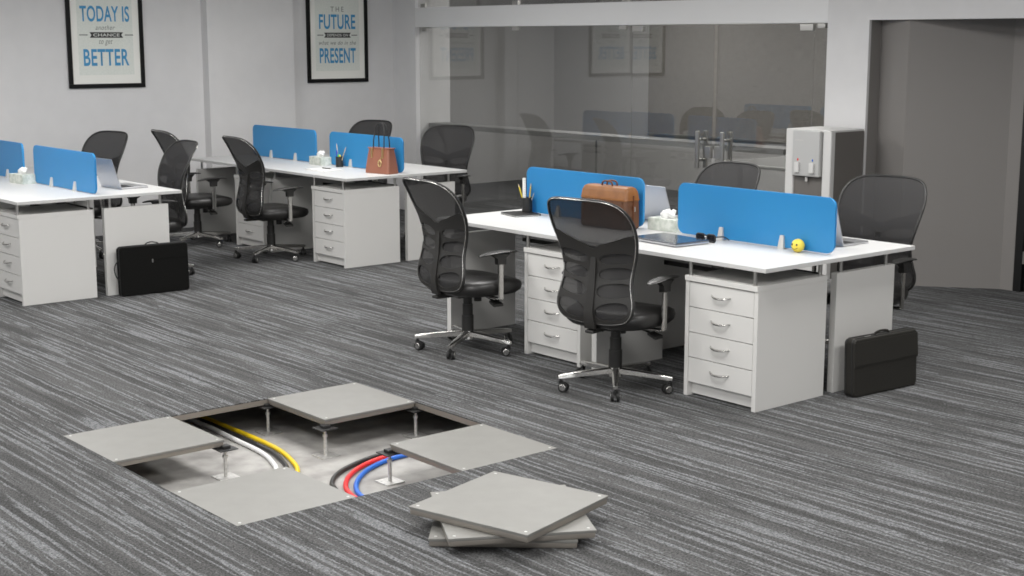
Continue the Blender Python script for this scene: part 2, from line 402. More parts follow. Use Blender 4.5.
def poster(label, xc, zbot, w, h, rows, banner, rules):
    t = thing('framed_poster', label, 'poster', (xc, YW, zbot), 0, 'framed motivational posters')
    fw = .043; f = MB()
    f.box(-w/2, w/2, -.03, -.002, 0, fw, .004).box(-w/2, w/2, -.03, -.002, h-fw, h, .004)
    f.box(-w/2, -w/2+fw, -.03, -.002, fw, h-fw, .004).box(w/2-fw, w/2, -.03, -.002, fw, h-fw, .004)
    f.obj('frame', 'frameblack', t)
    MB().box(-w/2+fw-.004, w/2-fw+.004, -.014, -.004, fw-.004, h-fw+.004).obj('mount_board', 'mat', t, smooth=0)
    MB().box(-.297, .297, -.0155, -.013, .132, h-.132).obj('print', 'print', t, smooth=0)
    def put(bodies, m, name, y=-.0163):
        b = bmesh.new()
        for (body, x, z, ww, hh, bold, sh, sp) in bodies:
            me = text_mesh(body, ww, hh, bold, sh, sp); me.transform(Matrix.Translation((x, y, z-zbot)) @ Matrix.Rotation(PI/2, 4, 'X')); b.from_mesh(me)
        mb = MB(); mb.b = b; return mb.obj(name, m, t, smooth=0)
    for r in rows: put([r[1:]], r[0], 'lettering')
    x, z, ww, hh = banner[1:5]; zz = z-zbot
    b = MB().prism([(x-ww/2, zz-hh/2), (x+ww/2, zz-hh/2), (x+ww/2-.02, zz), (x+ww/2, zz+hh/2), (x-ww/2, zz+hh/2), (x-ww/2+.02, zz)], 'y', -.0165, -.0155)
    for a, c in rules: b.box(a, c, -.0163, -.0155, zz-.004, zz+.004)
    b.obj('banner', 'darkink', t, smooth=0)
    put([(banner[0], x, z, ww-.075, hh*.55, .02, 0, 1.05)], 'paleink', 'lettering', -.0172)
    return t
poster('black framed poster reading TODAY IS another CHANCE to get BETTER', 3.510, 1.516, .82, 1.16,
  [('blueink', 'TODAY IS', .0, 2.262, .53, .158, .02, 0, 1.05), ('greyink', 'another', .0, 2.125, .21, .048, 0, .35, 1.1),
   ('greyink', 'to get', .0, 1.973, .145, .06, 0, .35, 1.1), ('blueink', 'BETTER', .0, 1.825, .49, .168, .02, 0, 1.05)],
  ('CHANCE', .01, 2.05, .36, .056), [(-.28, -.19), (.21, .30)])
poster('black framed poster reading THE FUTURE DEPENDS ON what we do in the PRESENT', 6.311, 1.519, .82, 1.16,
  [('greyink', 'THE', .0, 2.345, .175, .055, 0, 0, 1.5), ('blueink', 'FUTURE', .0, 2.203, .49, .165, .02, 0, 1.05),
   ('greyink', 'what we do in the', .0, 1.968, .50, .045, 0, .35, 1.1), ('blueink', 'PRESENT', .0, 1.823, .49, .172, .02, 0, 1.05)],
  ('DEPENDS ON', .0, 2.053, .36, .056), [(-.27, -.19), (.19, .27)])

# ------------------------------------------------------------------ raised floor opening
def floor_panel(name, label, loc, rz, group):
    t = thing(name, label, 'floor panel', loc, rz, group)
    g = .2996; p = MB(); p.box(-g, g, -g, g, -.012, 0, .002).obj('steel_face', 'tile', t)
    MB().box(-g+.003, g-.003, -g+.003, g-.003, -.036, -.0115, .006).obj('pan', 'panelframe', t)
    for sx in (-1, 1):
        for sy in (-1, 1): MB().cyl((sx*.272, sy*.272, -.001), (sx*.272, sy*.272, .001), .0065, n=14).obj('bolt', 'bolt', t)
    return t
FG = 'floor panels left in the opening'
fp = floor_panel('floor_panel', 'bare steel floor panel at the left corner of the floor opening, beside the white cable', (.3, 1.5, TZ), 0, FG)
dup(fp, (.3, .3, TZ), 0, 'bare steel floor panel at the front corner of the opening, cables of both bunches running under it', FG)
dup(fp, (1.5, 1.5, TZ), 0, 'bare steel floor panel at the rear corner of the opening, standing on three visible pedestals', FG)
dup(fp, (1.5, .3, TZ), 0, 'bare steel floor panel at the right corner of the opening, above the red and blue cables', FG)
SG = 'stack of lifted floor panels'
dup(fp, (.878, -.729, .1085), math.radians(14.5), 'topmost bare steel floor panel of the stack on the carpet', SG)
dup(fp, (.870, -.741, .0725), math.radians(-30), 'middle bare steel floor panel of the stack on the carpet', SG)
dup(fp, (.885, -.696, .0365), math.radians(-42), 'bottom bare steel floor panel of the stack, lying on the carpet', SG)
ps = thing('floor_pedestal', 'steel pedestal under the front inner corner of the rear floor panel', 'pedestal', (1.2, 1.2, -.2), 0, 'support pedestals in the floor opening')
MB().box(-.055, .055, -.055, .055, 0, .006, .002).obj('base_plate', 'galv', ps)
MB().cyl((0, 0, .006), (0, 0, .115), .0095, n=14).cyl((0, 0, .105), (0, 0, .12), .014, n=6).obj('stem', 'galv', ps)
MB().cyl((0, 0, .115), (0, 0, .15), .0075, n=12).obj('threaded_rod', 'galv', ps)
MB().box(-.05, .05, -.05, .05, .151, .156, .001).box(-.03, .03, -.03, .03, .145, .151, .001).box(-.022, .022, -.022, .022, .156, .172, .003).obj('head', 'black', ps)
for p, lb in (((.6, 1.2), 'steel pedestal under the inner corner of the left floor panel'), ((1.2, 1.8), 'steel pedestal at the left corner of the rear floor panel, by the yellow cable'),
              ((1.8, 1.2), 'steel pedestal at the right corner of the rear floor panel'), ((1.2, .6), 'steel pedestal at the inner corner of the right floor panel, before the red cable')):
    dup(ps, (*p, -.2), 0, lb, 'support pedestals in the floor opening')
def cable(label, pts, m):
    P = spline([(x-.024, y-.028, -.2+.0128) for x, y in pts], 8)
    t = MB().tube(P, .0128, 12).obj('cable', m); tag(t, label, 'cable', 'cables on the slab'); return t
cable('white cable curving across the concrete under the opened floor', [(.985, 3.2), (.99, 2.4), (1.0, 2.1), (.985, 1.8), (.97, 1.48), (.925, 1.28), (.84, 1.10), (.6, .85), (.2, .7), (-.5, .65)], 'white')
cable('black cable lying between the white and the yellow cable', [(1.035, 3.2), (1.03, 2.4), (1.035, 2.1), (1.03, 1.75), (1.02, 1.46), (.968, 1.24), (.88, 1.06), (.63, .79), (.2, .62), (-.5, .56)], 'blackcable')
cable('yellow cable curving across the concrete under the opened floor', [(1.08, 3.2), (1.077, 2.4), (1.08, 2.1), (1.083, 1.8), (1.07, 1.475), (1.014, 1.228), (.92, 1.02), (.66, .73), (.2, .54), (-.5, .47)], 'yellow')
cable('black cable bending beside the red cable', [(3.2, 1.03), (2.2, 1.02), (1.75, 1.03), (1.55, 1.03), (1.4, 1.01), (1.24, .965), (1.09, .89), (.985, .79), (.93, .69), (.88, .5), (.82, .2), (.8, -.6)], 'blackcable')
cable('red cable bending between the black and the blue cable', [(3.2, .975), (2.2, .967), (1.75, .975), (1.537, .975), (1.40, .962), (1.234, .903), (1.09, .80), (.985, .67), (.935, .547), (.91, .4), (.88, .15), (.87, -.6)], 'red')
cable('blue cable bending in front of the red cable', [(3.2, .91), (2.2, .905), (1.75, .92), (1.544, .925), (1.425, .915), (1.264, .855), (1.133, .762), (1.025, .638), (.965, .506), (.945, .3), (.94, .1), (.935, -.6)], 'blue')

# ------------------------------------------------------------------ desks
HT = .806; HP = .697; DW = 1.352; DLn = 2.9
def bench(label, x0, y0):
    t = thing('office_desk', label, 'desk', (x0, y0, 0), 0, 'four person office desks')
    MB().box(0, DW, 0, DLn, HT-.025, HT, .003).obj('tabletop', 'top', t)
    pan = []
    for y in (1.335, 2.79): pan.append((.035, .615, y, y+.042))
    for y in (.075, 1.52): pan.append((.715, 1.265, y, y+.042))
    for a, b, c, d in pan:
        p = MB().box(a, b, c, d, 0, HP, .002).obj('leg_panel', 'laminate', t)
        for x in (a+.06, b-.06): MB().cyl((x, (c+d)/2, HP), (x, (c+d)/2, HT-.025), .011, n=14).obj('standoff', 'steel', p)
    for y in (.075, 1.485):
        for x in (.042, .60):
            for yy in ((y+.03, y+.5) if x < .3 else (y+.03,)):
                MB().cyl((x, yy, HP), (x, yy, HT-.025), .011, n=14).obj('standoff', 'steel', t)
    for z in (.60, .672): MB().box(.645, .66, .15, 2.75, z, z+.028, .002).obj('cable_rail', 'rib', t)
    for y in (.5, 1.45, 2.4): MB().box(.655, .672, y-.02, y+.02, .60, HT-.025).obj('rail_bracket', 'steel', t)
    return t
d1o = bench('long white four person desk with a brown briefcase and yellow smiling ball on it', 3.043, -.259)
d2o = bench('long white four person desk under the posters, holding the tan handbag', 4.081, 5.336)
d3o = bench('long white desk cut off by the left picture edge, with a tilted silver laptop', 1.193, 5.395)

def drawer_unit(label, x, y):
    t = thing('drawer_pedestal', label, 'drawer unit', (x, y, 0), 0, 'white drawer units under the desks')
    D, W = .597, .531
    b = MB(); b.box(.004, D, 0, .028, 0, HP-.03, .0015).box(.004, D, W-.028, W, 0, HP-.03, .0015)
    b.box(D-.02, D, .028, W-.028, .03, HP-.03); b.box(.03, D-.02, .028, W-.028, .075, .09)
    b.obj('body', 'laminate', t)
    MB().box(-.004, D, 0, W, HP-.03, HP, .002).obj('top_board', 'laminate', t)
    MB().box(.04, .055, .028, W-.028, .012, .075).obj('plinth', 'laminate', t)
    z0 = .082; hh = (HP-.034-z0)/4
    for k in range(4):
        a = z0+k*hh
        d = MB().box(.006, .03, .031, W-.031, a+.002, a+hh-.002, .002).obj('drawer', 'laminate', t)
        pts = []
        for i in range(15):
            u = -1+2*i/14; pts.append((.006-.028*(1-abs(u)**2.6), W/2+u*.07, a+hh*.60-.010*(1-u*u)))
        MB().tube(pts, lambda s: .0045+.003*math.sin(PI*s), 10, flat=.8).obj('handle', 'chrome', d)
    return t
dp = drawer_unit('white four drawer unit at the near end of the smiling ball desk', 3.072, -.186)
PG = 'white drawer units under the desks'
dup(dp, (3.075, 1.223, 0), 0, 'white four drawer unit under the middle of the briefcase desk, between two office chairs', PG)
dup(dp, (4.11, 5.41, 0), 0, 'white four drawer unit under the tan handbag', PG)
dup(dp, (4.11, 6.83, 0), 0, 'white four drawer unit partly behind a chair under the poster side desk', PG)
dup(dp, (1.222, 5.468, 0), 0, 'white four drawer unit at the left picture edge beside a black laptop bag', PG)

def desk_screen(label, x, y0, y1, z0=.812, z1=1.13):
    t = thing('desk_screen', label, 'desk divider', (x, (y0+y1)/2, HT), 0, 'blue desk dividers')
    w = y1-y0; P = [(u, v+(z1+z0)/2-HT) for u, v in rrect(w, z1-z0, .055, 8)]
    MB().prism(P, 'x', -.009, .009, .003).obj('panel', 'screen', t)
    for y in (-.235, .235):
        c = MB()
        for s in (-1, 1):
            q = [(s*.011, 0), (s*.026, 0), (s*.019, .075), (s*.011, .075)]
            a, b = .021, .013
            c.loft([[(s*.0095, y-a, 0), (s*.03, y-a, 0), (s*.03, y+a, 0), (s*.0095, y+a, 0)], [(s*.0095, y-b, .078), (s*.019, y-b, .078), (s*.019, y+b, .078), (s*.0095, y+b, .078)]])
        c.obj('clamp', 'bracket', t, smooth=0)
    return t
SX = .67
def scr(dx, a, b, l): desk_screen(l, dx+SX, a, b)
scr(3.043, -.195, 1.01, 'blue desk divider behind the yellow smiling ball')
scr(3.043, 1.315, 2.465, 'blue desk divider behind the brown briefcase')
scr(4.081, 5.40, 6.61, 'blue desk divider behind the tan handbag')
scr(4.081, 6.86, 8.08, 'blue desk divider on the far end of the handbag desk')
scr(1.193, 5.485, 6.71, 'blue desk divider in front of the tilted silver laptop')
scr(1.193, 6.95, 8.12, 'blue desk divider cut off by the left picture edge')

# ------------------------------------------------------------------ office chair
def herm(P, z):
    for (a, x), (b, y) in zip(P, P[1:]):
        if z <= b or b == P[-1][0]:
            t = max(0, min(1, (z-a)/(b-a))); return x, y, t, a, b
def make_interp(P):
    zs = [p[0] for p in P]; xs = [p[1] for p in P]; n = len(P)
    m = [(xs[min(i+1, n-1)]-xs[max(i-1, 0)])/(zs[min(i+1, n-1)]-zs[max(i-1, 0)]) for i in range(n)]
    def f(z):
        z = max(zs[0], min(zs[-1], z)); i = 0
        while i < n-2 and z > zs[i+1]: i += 1
        h = zs[i+1]-zs[i]; t = (z-zs[i])/h
        return (2*t**3-3*t*t+1)*xs[i]+(t**3-2*t*t+t)*h*m[i]+(-2*t**3+3*t*t)*xs[i+1]+(t**3-t*t)*h*m[i+1]
    return f
PROF = make_interp([(.38, -.225), (.50, -.245), (.62, -.225), (.74, -.205), (.86, -.225), (.97, -.275), (1.06, -.325), (1.14, -.385)])
HALF = [(.0, 1.140), (.11, 1.139), (.19, 1.130), (.245, 1.103), (.278, 1.05), (.288, .985), (.281, .91), (.262, .82), (.243, .74), (.238, .67), (.250, .605), (.264, .545), (.256, .488), (.215, .446), (.13, .428), (0, .424)]
def bmap(y, z, off=0.0): return Vector((PROF(z)+.55*y*y+off, y, z))
def outline(sc=1.0):
    P = [(a, b, 0) for a, b in HALF]+[(-a, b, 0) for a, b in HALF[-2:0:-1]]
    return [(p.x, p.y) for p in spline(P, 4, True)]
def inside(p, poly):
    x, y = p; c = False; j = len(poly)-1
    for i in range(len(poly)):
        xi, yi = poly[i]; xj, yj = poly[j]
        if (yi > y) != (yj > y) and x < (xj-xi)*(y-yi)/(yj-yi)+xi: c = not c
        j = i
    return c
def sheet(loop, holes, th, off, step=.03):
    pts = [Vector(p) for p in loop]; ed = [(i, (i+1) % len(loop)) for i in range(len(loop))]
    for h in holes:
        k = len(pts); pts += [Vector(p) for p in h]; ed += [(k+i, k+(i+1) % len(h)) for i in range(len(h))]
    x = -.32
    while x < .32:
        z = .39
        while z < 1.15:
            if inside((x, z), loop) and not any(inside((x, z), h) for h in holes): pts.append(Vector((x, z)))
            z += step
        x += step
    V, E, F = delaunay_2d_cdt(pts, ed, [], 0, 1e-5)[:3]
    b = bmesh.new()
    front = [b.verts.new(bmap(v.x, v.y, off+th/2)) for v in V]; back = [b.verts.new(bmap(v.x, v.y, off-th/2)) for v in V]
    cnt = {}
    for f in F:
        c = ((V[f[0]].x+V[f[1]].x+V[f[2]].x)/3, (V[f[0]].y+V[f[1]].y+V[f[2]].y)/3)
        if not inside(c, loop) or any(inside(c, h) for h in holes): continue
        b.faces.new([front[i] for i in f]); b.faces.new([back[i] for i in f][::-1])
        for i in range(3):
            e = (f[i], f[(i+1) % 3]); cnt[e] = cnt.get(e, 0)+1
    for (i, j) in list(cnt):
        if (j, i) not in cnt: b.faces.new((front[j], front[i], back[i], back[j]))
    for v in [v for v in b.verts if not v.link_faces]: b.verts.remove(v)
    bmesh.ops.recalc_face_normals(b, faces=b.faces[:])
    mb = MB(); mb.b = b; return mb
def ell(cy, cz, a, b, n=26, tilt=0.0, p=2.4):
    out = []
    for k in range(n):
        t = 2*PI*k/n; c, s = math.cos(t), math.sin(t)
        u = a*math.copysign(abs(c)**(2/p), c); v = b*math.copysign(abs(s)**(2/p), s)
        out.append((cy+u, cz+v+tilt*u))
    return out
def make_chair(label):
    t = thing('office_chair', label, 'chair', (0, 0, 0), 0, 'black mesh back office chairs')
    # five star base
    MB().cyl((0, 0, .075), (0, 0, .135), .042, .034, 24).obj('base_hub', 'chrome', t)
    for k in range(5):
        a = 2*PI*k/5; c, s = math.cos(a), math.sin(a)
        pt = lambda r, z, w: Vector((r*c-w*s, r*s+w*c, z))
        rings = []
        for r, z, w, h in ((.02, .112, .024, .018), (.12, .107, .021, .016), (.24, .098, .018, .014), (.325, .09, .016, .013), (.347, .088, .013, .010)):
            rings.append([pt(r, z-h, -w), pt(r, z-h, w), pt(r, z+h*.6, w*.9), pt(r, z+h, w*.45), pt(r, z+h, -w*.45), pt(r, z+h*.6, -w*.9)])
        leg = MB().loft(rings).obj('base_leg', 'chrome', t, smooth=50)
        ca = a+1.1+k*.7; cc, ss = math.cos(ca), math.sin(ca); C0 = Vector((.33*c, .33*s, 0)); ax = Vector((-ss, cc, 0)); fw = Vector((cc, ss, 0))
        W = MB()
        for sg in (-1, 1): W.cyl(C0+fw*.018+ax*sg*.008+Vector((0, 0, .029)), C0+fw*.018+ax*sg*.025+Vector((0, 0, .029)), .029, .026, 22)
        W.cyl(C0+Vector((0, 0, .05)), C0+Vector((0, 0, .088)), .008, n=10).box(-.012, .012, -.009, .009, -.012, .014, .003, mx=Matrix.Translation(C0+Vector((0, 0, .052))))
        W.obj('caster', 'rubber', leg)
        for sg in (-1, 1): MB().cyl(C0+fw*.018+ax*sg*.024+Vector((0, 0, .029)), C0+fw*.018+ax*sg*.0275+Vector((0, 0, .029)), .022, .017, 18).obj('caster_cap', 'chrome', leg)
    MB().cyl((0, 0, .13), (0, 0, .23), .039, n=24).cyl((0, 0, .23), (0, 0, .305), .034, n=24).cyl((0, 0, .305), (0, 0, .36), .029, n=24).cyl((0, 0, .35), (0, 0, .39), .018).obj('gas_column', 'plastic', t)
    MB().box(-.13, .14, -.09, .09, .362, .392, .012).box(-.26, -.1, -.03, .03, .366, .386, .008).obj('tilt_mechanism', 'plastic', t)
    MB().cyl((.06, -.08, .375), (.065, -.205, .345), .006, n=10).loft([[(.03, -.20, .352), (.095, -.2, .352), (.095, -.2, .340), (.03, -.2, .340)], [(.025, -.26, .335), (.10, -.26, .335), (.10, -.26, .318), (.025, -.26, .318)]]).obj('lever', 'plastic', t)
    MB().cyl((.10, .03, .31), (.10, .03, .365), .026, n=20).obj('tension_knob', 'plastic', t)
    # seat
    def se(rx, ry, z, ox=0.0, dz=0.0, n=48, p=3.1):
        out = []
        for k in range(n):
            a = 2*PI*k/n; c, s = math.cos(a), math.sin(a)
            x = rx*math.copysign(abs(c)**(2/p), c); y = ry*math.copysign(abs(s)**(2/p), s)
            out.append((x+ox, y, z-dz*max(0, x/rx)**3))
        return out
    rg = []
    for rx, ry, z, dz in ((.06, .06, .387, 0), (.20, .22, .385, 0), (.25, .258, .392, .0), (.275, .278, .412, .004), (.282, .285, .44, .008), (.275, .278, .468, .014), (.25, .255, .486, .022), (.17, .17, .492, .02), (.08, .08, .488, .008), (.01, .01, .486, .0)):
        rg.append(se(rx, ry, z, .045, dz))
    MB().loft(rg).obj('seat', 'leather', t, smooth=60)
    # arms
    for s in (-1, 1):
        y = s*.302
        a = MB().box(.03, .068, y-.009, y+.009, .372, .615, .006).tube([(.05, y, .385), (.05, y-s*.02, .374), (.05, y-s*.10, .372), (.05, y-s*.17, .374)], .011, 10).obj('arm_post', 'chrome', t)
        MB().loft([[(x, y+w, z) for x, w, z in ((.018, -.018, .60), (.018, .018, .60), (.08, .018, .60), (.08, -.018, .60))],
                   [(x, y+w, z) for x, w, z in ((.015, -.018, .64), (.015, .018, .64), (.083, .018, .64), (.083, -.018, .64))],
                   [(x, y+w, z) for x, w, z in ((-.03, -.024, .668), (-.03, .024, .668), (.11, .024, .668), (.11, -.024, .668))]]).obj('arm_bracket', 'plastic', a)
        rr = []
        for i in range(15):
            u = -1+2*i/14; w = .040*(1-abs(u)**4*.75); h = .009*(1-abs(u)**4*.6); x = .035+u*.15; z = .679-.012*u*u+.006*u
            rr.append([(x, y+w*math.cos(q), z+h*math.sin(q)) for q in [2*PI*k/16 for k in range(16)]])
        MB().loft(rr).obj('arm_pad', 'plastic', a, smooth=60)
    # backrest: mesh, ribbed plate with openings, rim
    L = outline()
    bk = sheet(L, [], .004, 0).obj('back_mesh', 'mesh', t, smooth=60)
    yz = [p for p in L]
    # ribbed plate: lower part of the outline under a dipping edge
    def top(y): return .865+.075*min(1, abs(y)/.25)**1.25+(-.012 if abs(y) < .03 else 0)
    low = [p for p in L if p[1] < top(p[0])]
    i0 = max(range(len(L)), key=lambda i: (L[i][1] < top(L[i][0])) != (L[i-1][1] < top(L[i-1][0])) and L[i][0] > 0)
    seq = [L[(i0+k) % len(L)] for k in range(len(L))]
    seq = [p for p in seq if p[1] < top(p[0])]
    if seq[0][0] < 0: seq = seq[::-1]
    xa, xb = seq[-1][0], seq[0][0]
    edge = [(xa+(xb-xa)*k/22, top(xa+(xb-xa)*k/22)) for k in range(1, 22)]
    loop = [(p[0]*.985, p[1]) for p in seq]+edge
    H = []
    for s in (-1, 1):
        for cy, cz, a, b in ((.150, .800, .110, .031), (.143, .716, .106, .035), (.147, .622, .112, .042)):
            H.append(ell(s*cy, cz, a, b, tilt=s*.10))
        H.append([(s*p[0], p[1]) for p in ell(.140, .505, .104, .050, tilt=.16)])
    sheet(loop, H, .009, -.009, .028).obj('back_rib_plate', 'rib', t, smooth=50)
    # spine running down under the seat
    sp = []
    for z, w, o in ((.80, .018, -.004), (.65, .022, -.008), (.50, .030, -.013), (.43, .036, -.016), (.395, .038, -.012)):
        x = PROF(z)+o; sp.append([(x-.012, -w, z), (x-.012, w, z), (x+.012, w*.9, z), (x+.012, -w*.9, z)])
    sp.append([(-.17, -.036, .366), (-.17, .036, .366), (-.17, .034, .388), (-.17, -.034, .388)])
    MB().loft(sp).obj('spine', 'rib', t, smooth=50)
    R = [bmap(p[0]*1.0, p[1], 0) for p in L]
    MB().tube(R, .0085, 10, True).obj('back_frame', 'plastic', t, smooth=80)
    R2 = [bmap(p[0]*.988, p[1]*.996+.003, -.0105) for p in L]
    MB().tube(R2, .0034, 8, True).obj('chrome_rim', 'chrome', t, smooth=80)
    return t
CG = 'black mesh back office chairs'
CH = [((2.878, .703), 10, 'black mesh back office chair in front of the brown briefcase'),
      ((2.873, 2.084), -4, 'black mesh back office chair at the end of the briefcase desk, nearest the pen cup'),
      ((3.92, 6.36), -4, 'black mesh back office chair at the far desk, left of the handbag drawer unit'),
      ((3.83, 7.62), -4, 'black mesh back office chair at the wall end of the handbag desk, partly hidden'),
      ((2.64, 6.16), 175, 'black mesh back office chair behind the tilted silver laptop, beyond the laptop bag'),
      ((2.70, 7.66), 195, 'black mesh back office chair whose top shows above the tilted silver laptop'),
      ((4.58, 1.62), 178, 'black mesh back office chair showing only its top above the divider, below the glass doors'),
      ((4.58, .25), 190, 'black mesh back office chair behind the desk end, right of the water cooler'),
      ((5.69, 7.60), 195, 'black mesh back office chair whose top shows behind the tan handbag'),
      ((5.79, 6.27), 207, 'black mesh back office chair at the glass end of the handbag desk')]
first = None
for (x, y), a, lb in CH:
    if first is None:
        first = make_chair(lb); first.location = (x, y, 0); first.rotation_euler = (0, 0, math.radians(a))
    else: dup(first, (x, y, 0), math.radians(a), lb, CG)

# ------------------------------------------------------------------ things on the desks
def roundbox(mb, x0, x1, y0, y1, z0, z1, b, seg=4): return mb.box(x0, x1, y0, y1, z0, z1, b, seg)
# brown briefcase
t = thing('briefcase', 'brown leather briefcase with two handles standing on the desk', 'bag', (3.60, 1.515, HT), math.radians(3))
b = MB(); rr = []
L2, D2 = .205, .07
for z, k, d in ((0, .94, .88), (.006, .985, .97), (.02, 1, 1), (.12, 1.0, .99), (.2, .985, .93), (.24, .96, .86), (.258, .92, .74), (.266, .86, .55)):
    P = rrect(2*D2*d, 2*L2*k, .022); rr.append([(u, v, z) for u, v in P])
b.loft(rr).obj('body', 'brown', t, smooth=60)
fl2 = MB(); rr = []
for z, k, d in ((.185, .99, 1.0), (.188, 1.008, 1.03), (.2, .995, .97), (.24, .97, .90), (.262, .925, .76), (.271, .86, .55)):
    P = rrect(2*D2*d, 2*L2*k, .022); rr.append([(u, v, z) for u, v in P])
fl2.loft(rr).obj('flap', 'brownlight', t, smooth=60)
for x in (-.025, .02):
    pts = spline([(x, -.045, .264), (x, -.043, .285), (x, -.03, .298), (x, 0, .302), (x, .03, .298), (x, .043, .285), (x, .045, .264)], 5)
    MB().tube(pts, .006, 10).obj('handle', 'browndark', t)
MB().box(-.004, .004, -.2115, -.204, .02, .22, .002).box(-.012, .012, -.217, -.205, .125, .155, .003).obj('zip', 'browndark', t)
MB().cyl((0, -.219, .12), (0, -.219, .15), .004).obj('zip_pull', 'steel', t)
MB().tube([(-D2*1.005, -.17, .03), (-D2*1.005, -.17, .18)], .0025).tube([(-D2*1.005, .17, .03), (-D2*1.005, .17, .18)], .0025).tube([(-D2*1.005, -.17, .03), (-D2*1.005, .17, .03)], .0025).obj('seam', 'browndark', t)
# tan handbag
t = thing('handbag', 'tan leather handbag with tall thin black straps on the far desk', 'bag', (4.63, 5.57, HT), math.radians(10))
rr = []
for z, hy, hx in ((0, .148, .066), (.008, .153, .07), (.06, .149, .066), (.15, .138, .055), (.225, .13, .042)):
    rr.append([(u, v, z) for u, v in rrect(2*hx, 2*hy, .02, 5)])
MB().loft(rr).obj('body', 'bagtan', t, smooth=50)
rr = [[(u, v, z) for u, v in rrect(.088*1.03, .272*k, .018, 5)] for z, k in ((.222, .97), (.226, 1.05), (.232, 1.05))]
MB().loft(rr).obj('rim', 'bagtan', t, smooth=50)
for x in (-.036, .036):
    pts = spline([(x, -.068, .20), (x*.9, -.066, .30), (x*.5, -.055, .40), (x*.3, -.03, .445), (x*.25, 0, .452), (x*.3, .03, .445), (x*.5, .055, .40), (x*.9, .066, .30), (x, .068, .20)], 5)
    MB().tube(pts, .0055, 8).obj('strap', 'black', t)
for y in (-.068, .068): MB().box(-.062, -.048, y-.009, y+.009, .14, .23, .003).obj('strap_tab', 'gold', t)
MB().tube([(-.066, -.04+.018*math.cos(a), .095+.028*math.sin(a)) for a in [2*PI*k/16 for k in range(16)]], .006, 8, True).cyl((-.066, -.04, .12), (-.06, -.055, .15), .004).obj('charm', 'gold', t)
# laptop bags on the floor
def laptop_bag(name, label, loc, rz, W, H, D, m, flapz, loop_side, tilt):
    t = thing(name, label, 'bag', loc, rz, 'black laptop bags on the floor'); t.rotation_euler = (tilt, 0, rz)
    MB().prism([(u, v+H/2) for u, v in rrect(W, H, .028, 6)], 'y', -D/2, D/2, .012).obj('body', m, t, smooth=40)
    for y in (-D*.28, D*.28):
        P = [(u, y, v+H/2) for u, v in rrect(W+.003, H+.003, .028, 6)]
        MB().tube(P, .0032, 6, True).obj('zip', 'black', t)
    return t
t = laptop_bag('laptop_bag', 'charcoal leather laptop bag leaning beside the near desk end panel', (4.022, -.325, 0), math.radians(-4), .555, .335, .078, 'bagblack', .2, 1, math.radians(-2))
MB().loft([[(-.276, -.041, .17), (.276, -.041, .17), (.276, -.036, .17), (-.276, -.036, .17)], [(-.276, -.045, .185), (.276, -.045, .185), (.276, -.036, .185), (-.276, -.036, .185)], [(-.272, -.041, .315), (.272, -.041, .315), (.272, -.036, .315), (-.272, -.036, .315)]]).obj('front_flap', 'bagblack', t, smooth=0)
MB().tube(spline([(-.06, 0, .333), (-.055, 0, .346), (-.02, 0, .353), (.02, 0, .353), (.055, 0, .346), (.06, 0, .333)], 5), .007, 8, flat=.7).obj('handle', 'bagblack', t)
MB().box(-.16, -.11, -.02, -.008, .334, .339, .001).obj('zip_pull', 'steel', t)
MB().tube(spline([(.275, 0, .24), (.29, 0, .22), (.297, 0, .19), (.29, 0, .155), (.275, 0, .135)], 5), .007, 8).obj('side_handle', 'bagblack', t)
t = laptop_bag('laptop_bag', 'black fabric laptop bag standing against the left desk', (2.257, 5.365, 0), math.radians(-3), .575, .39, .075, 'fabric', .2, -1, math.radians(-2))
MB().box(-.02, .27, -.0405, -.036, .275, .281, .001).obj('pocket_zip', 'fabric', t)
MB().box(-.025, -.015, -.046, -.038, .252, .28, .002).obj('zip_pull', 'steel', t)
MB().tube(spline([(-.06, 0, .388), (-.05, 0, .403), (-.01, 0, .413), (.04, 0, .403), (.06, 0, .388)], 5), .005, 8).obj('handle', 'black', t)
MB().tube(spline([(-.285, 0, .29), (-.315, 0, .25), (-.322, 0, .21), (-.31, 0, .16), (-.285, 0, .13)], 5), .005, 8).obj('side_handle', 'black', t)
MB().cyl((.288, -.01, .15), (.297, -.01, .15), .008).obj('strap_ring', 'steel', t)
# yellow ball with a smile
t = thing('stress_ball', 'small yellow ball with a smiling face on the desk edge near the blue divider', 'ball', (3.655, .02, HT))
MB().sphere((0, 0, .0385), .0385, n=32).obj('ball', 'ball', t, smooth=80)
def onball(a, e, r=.0387): return Vector((r*math.cos(e)*math.cos(a), r*math.cos(e)*math.sin(a), .0385+r*math.sin(e)))
fa = math.radians(183)
f = MB()
for d in (-.42, .42): f.sphere(onball(fa+d, .22), .0052, (1, 1, 1.3), 12)
f.tube([onball(fa-.62+1.24*k/12, -.22-.24*math.sin(PI*k/12)) for k in range(13)], .0017, 6)
f.obj('face', 'black', t, smooth=60)
# tissue boxes
def tissue_box(label, loc, rz):
    t = thing('tissue_box', label, 'tissue box', loc, rz, 'marbled tissue boxes')
    MB().box(-.058, .058, -.12, .12, 0, .078, .003).obj('carton', 'tissuebox', t)
    MB().prism(ell(0, 0, .022, .062, p=2), 'z', .0775, .0787).obj('slot', 'paper', t)
    random.seed(9); rr = []
    for i, (z, s) in enumerate(((.075, .6), (.09, .9), (.108, 1.05), (.122, .8), (.13, .35))):
        ring = []
        for k in range(22):
            a = 2*PI*k/22; w = 1+.28*math.sin(3*a+i*1.1)+.12*math.sin(7*a+i*.7)
            ring.append((.024*s*w*math.cos(a)+.006*i*.5, .052*s*w*math.sin(a)-.004*i, z+.008*math.sin(2*a+i)))
        rr.append(ring)
    MB().loft(rr).obj('tissue', 'tissue', t, smooth=60)
    return t
tb = tissue_box('marbled tissue box between the brown briefcase and the closed laptop', (3.775, 1.165, HT), math.radians(2))
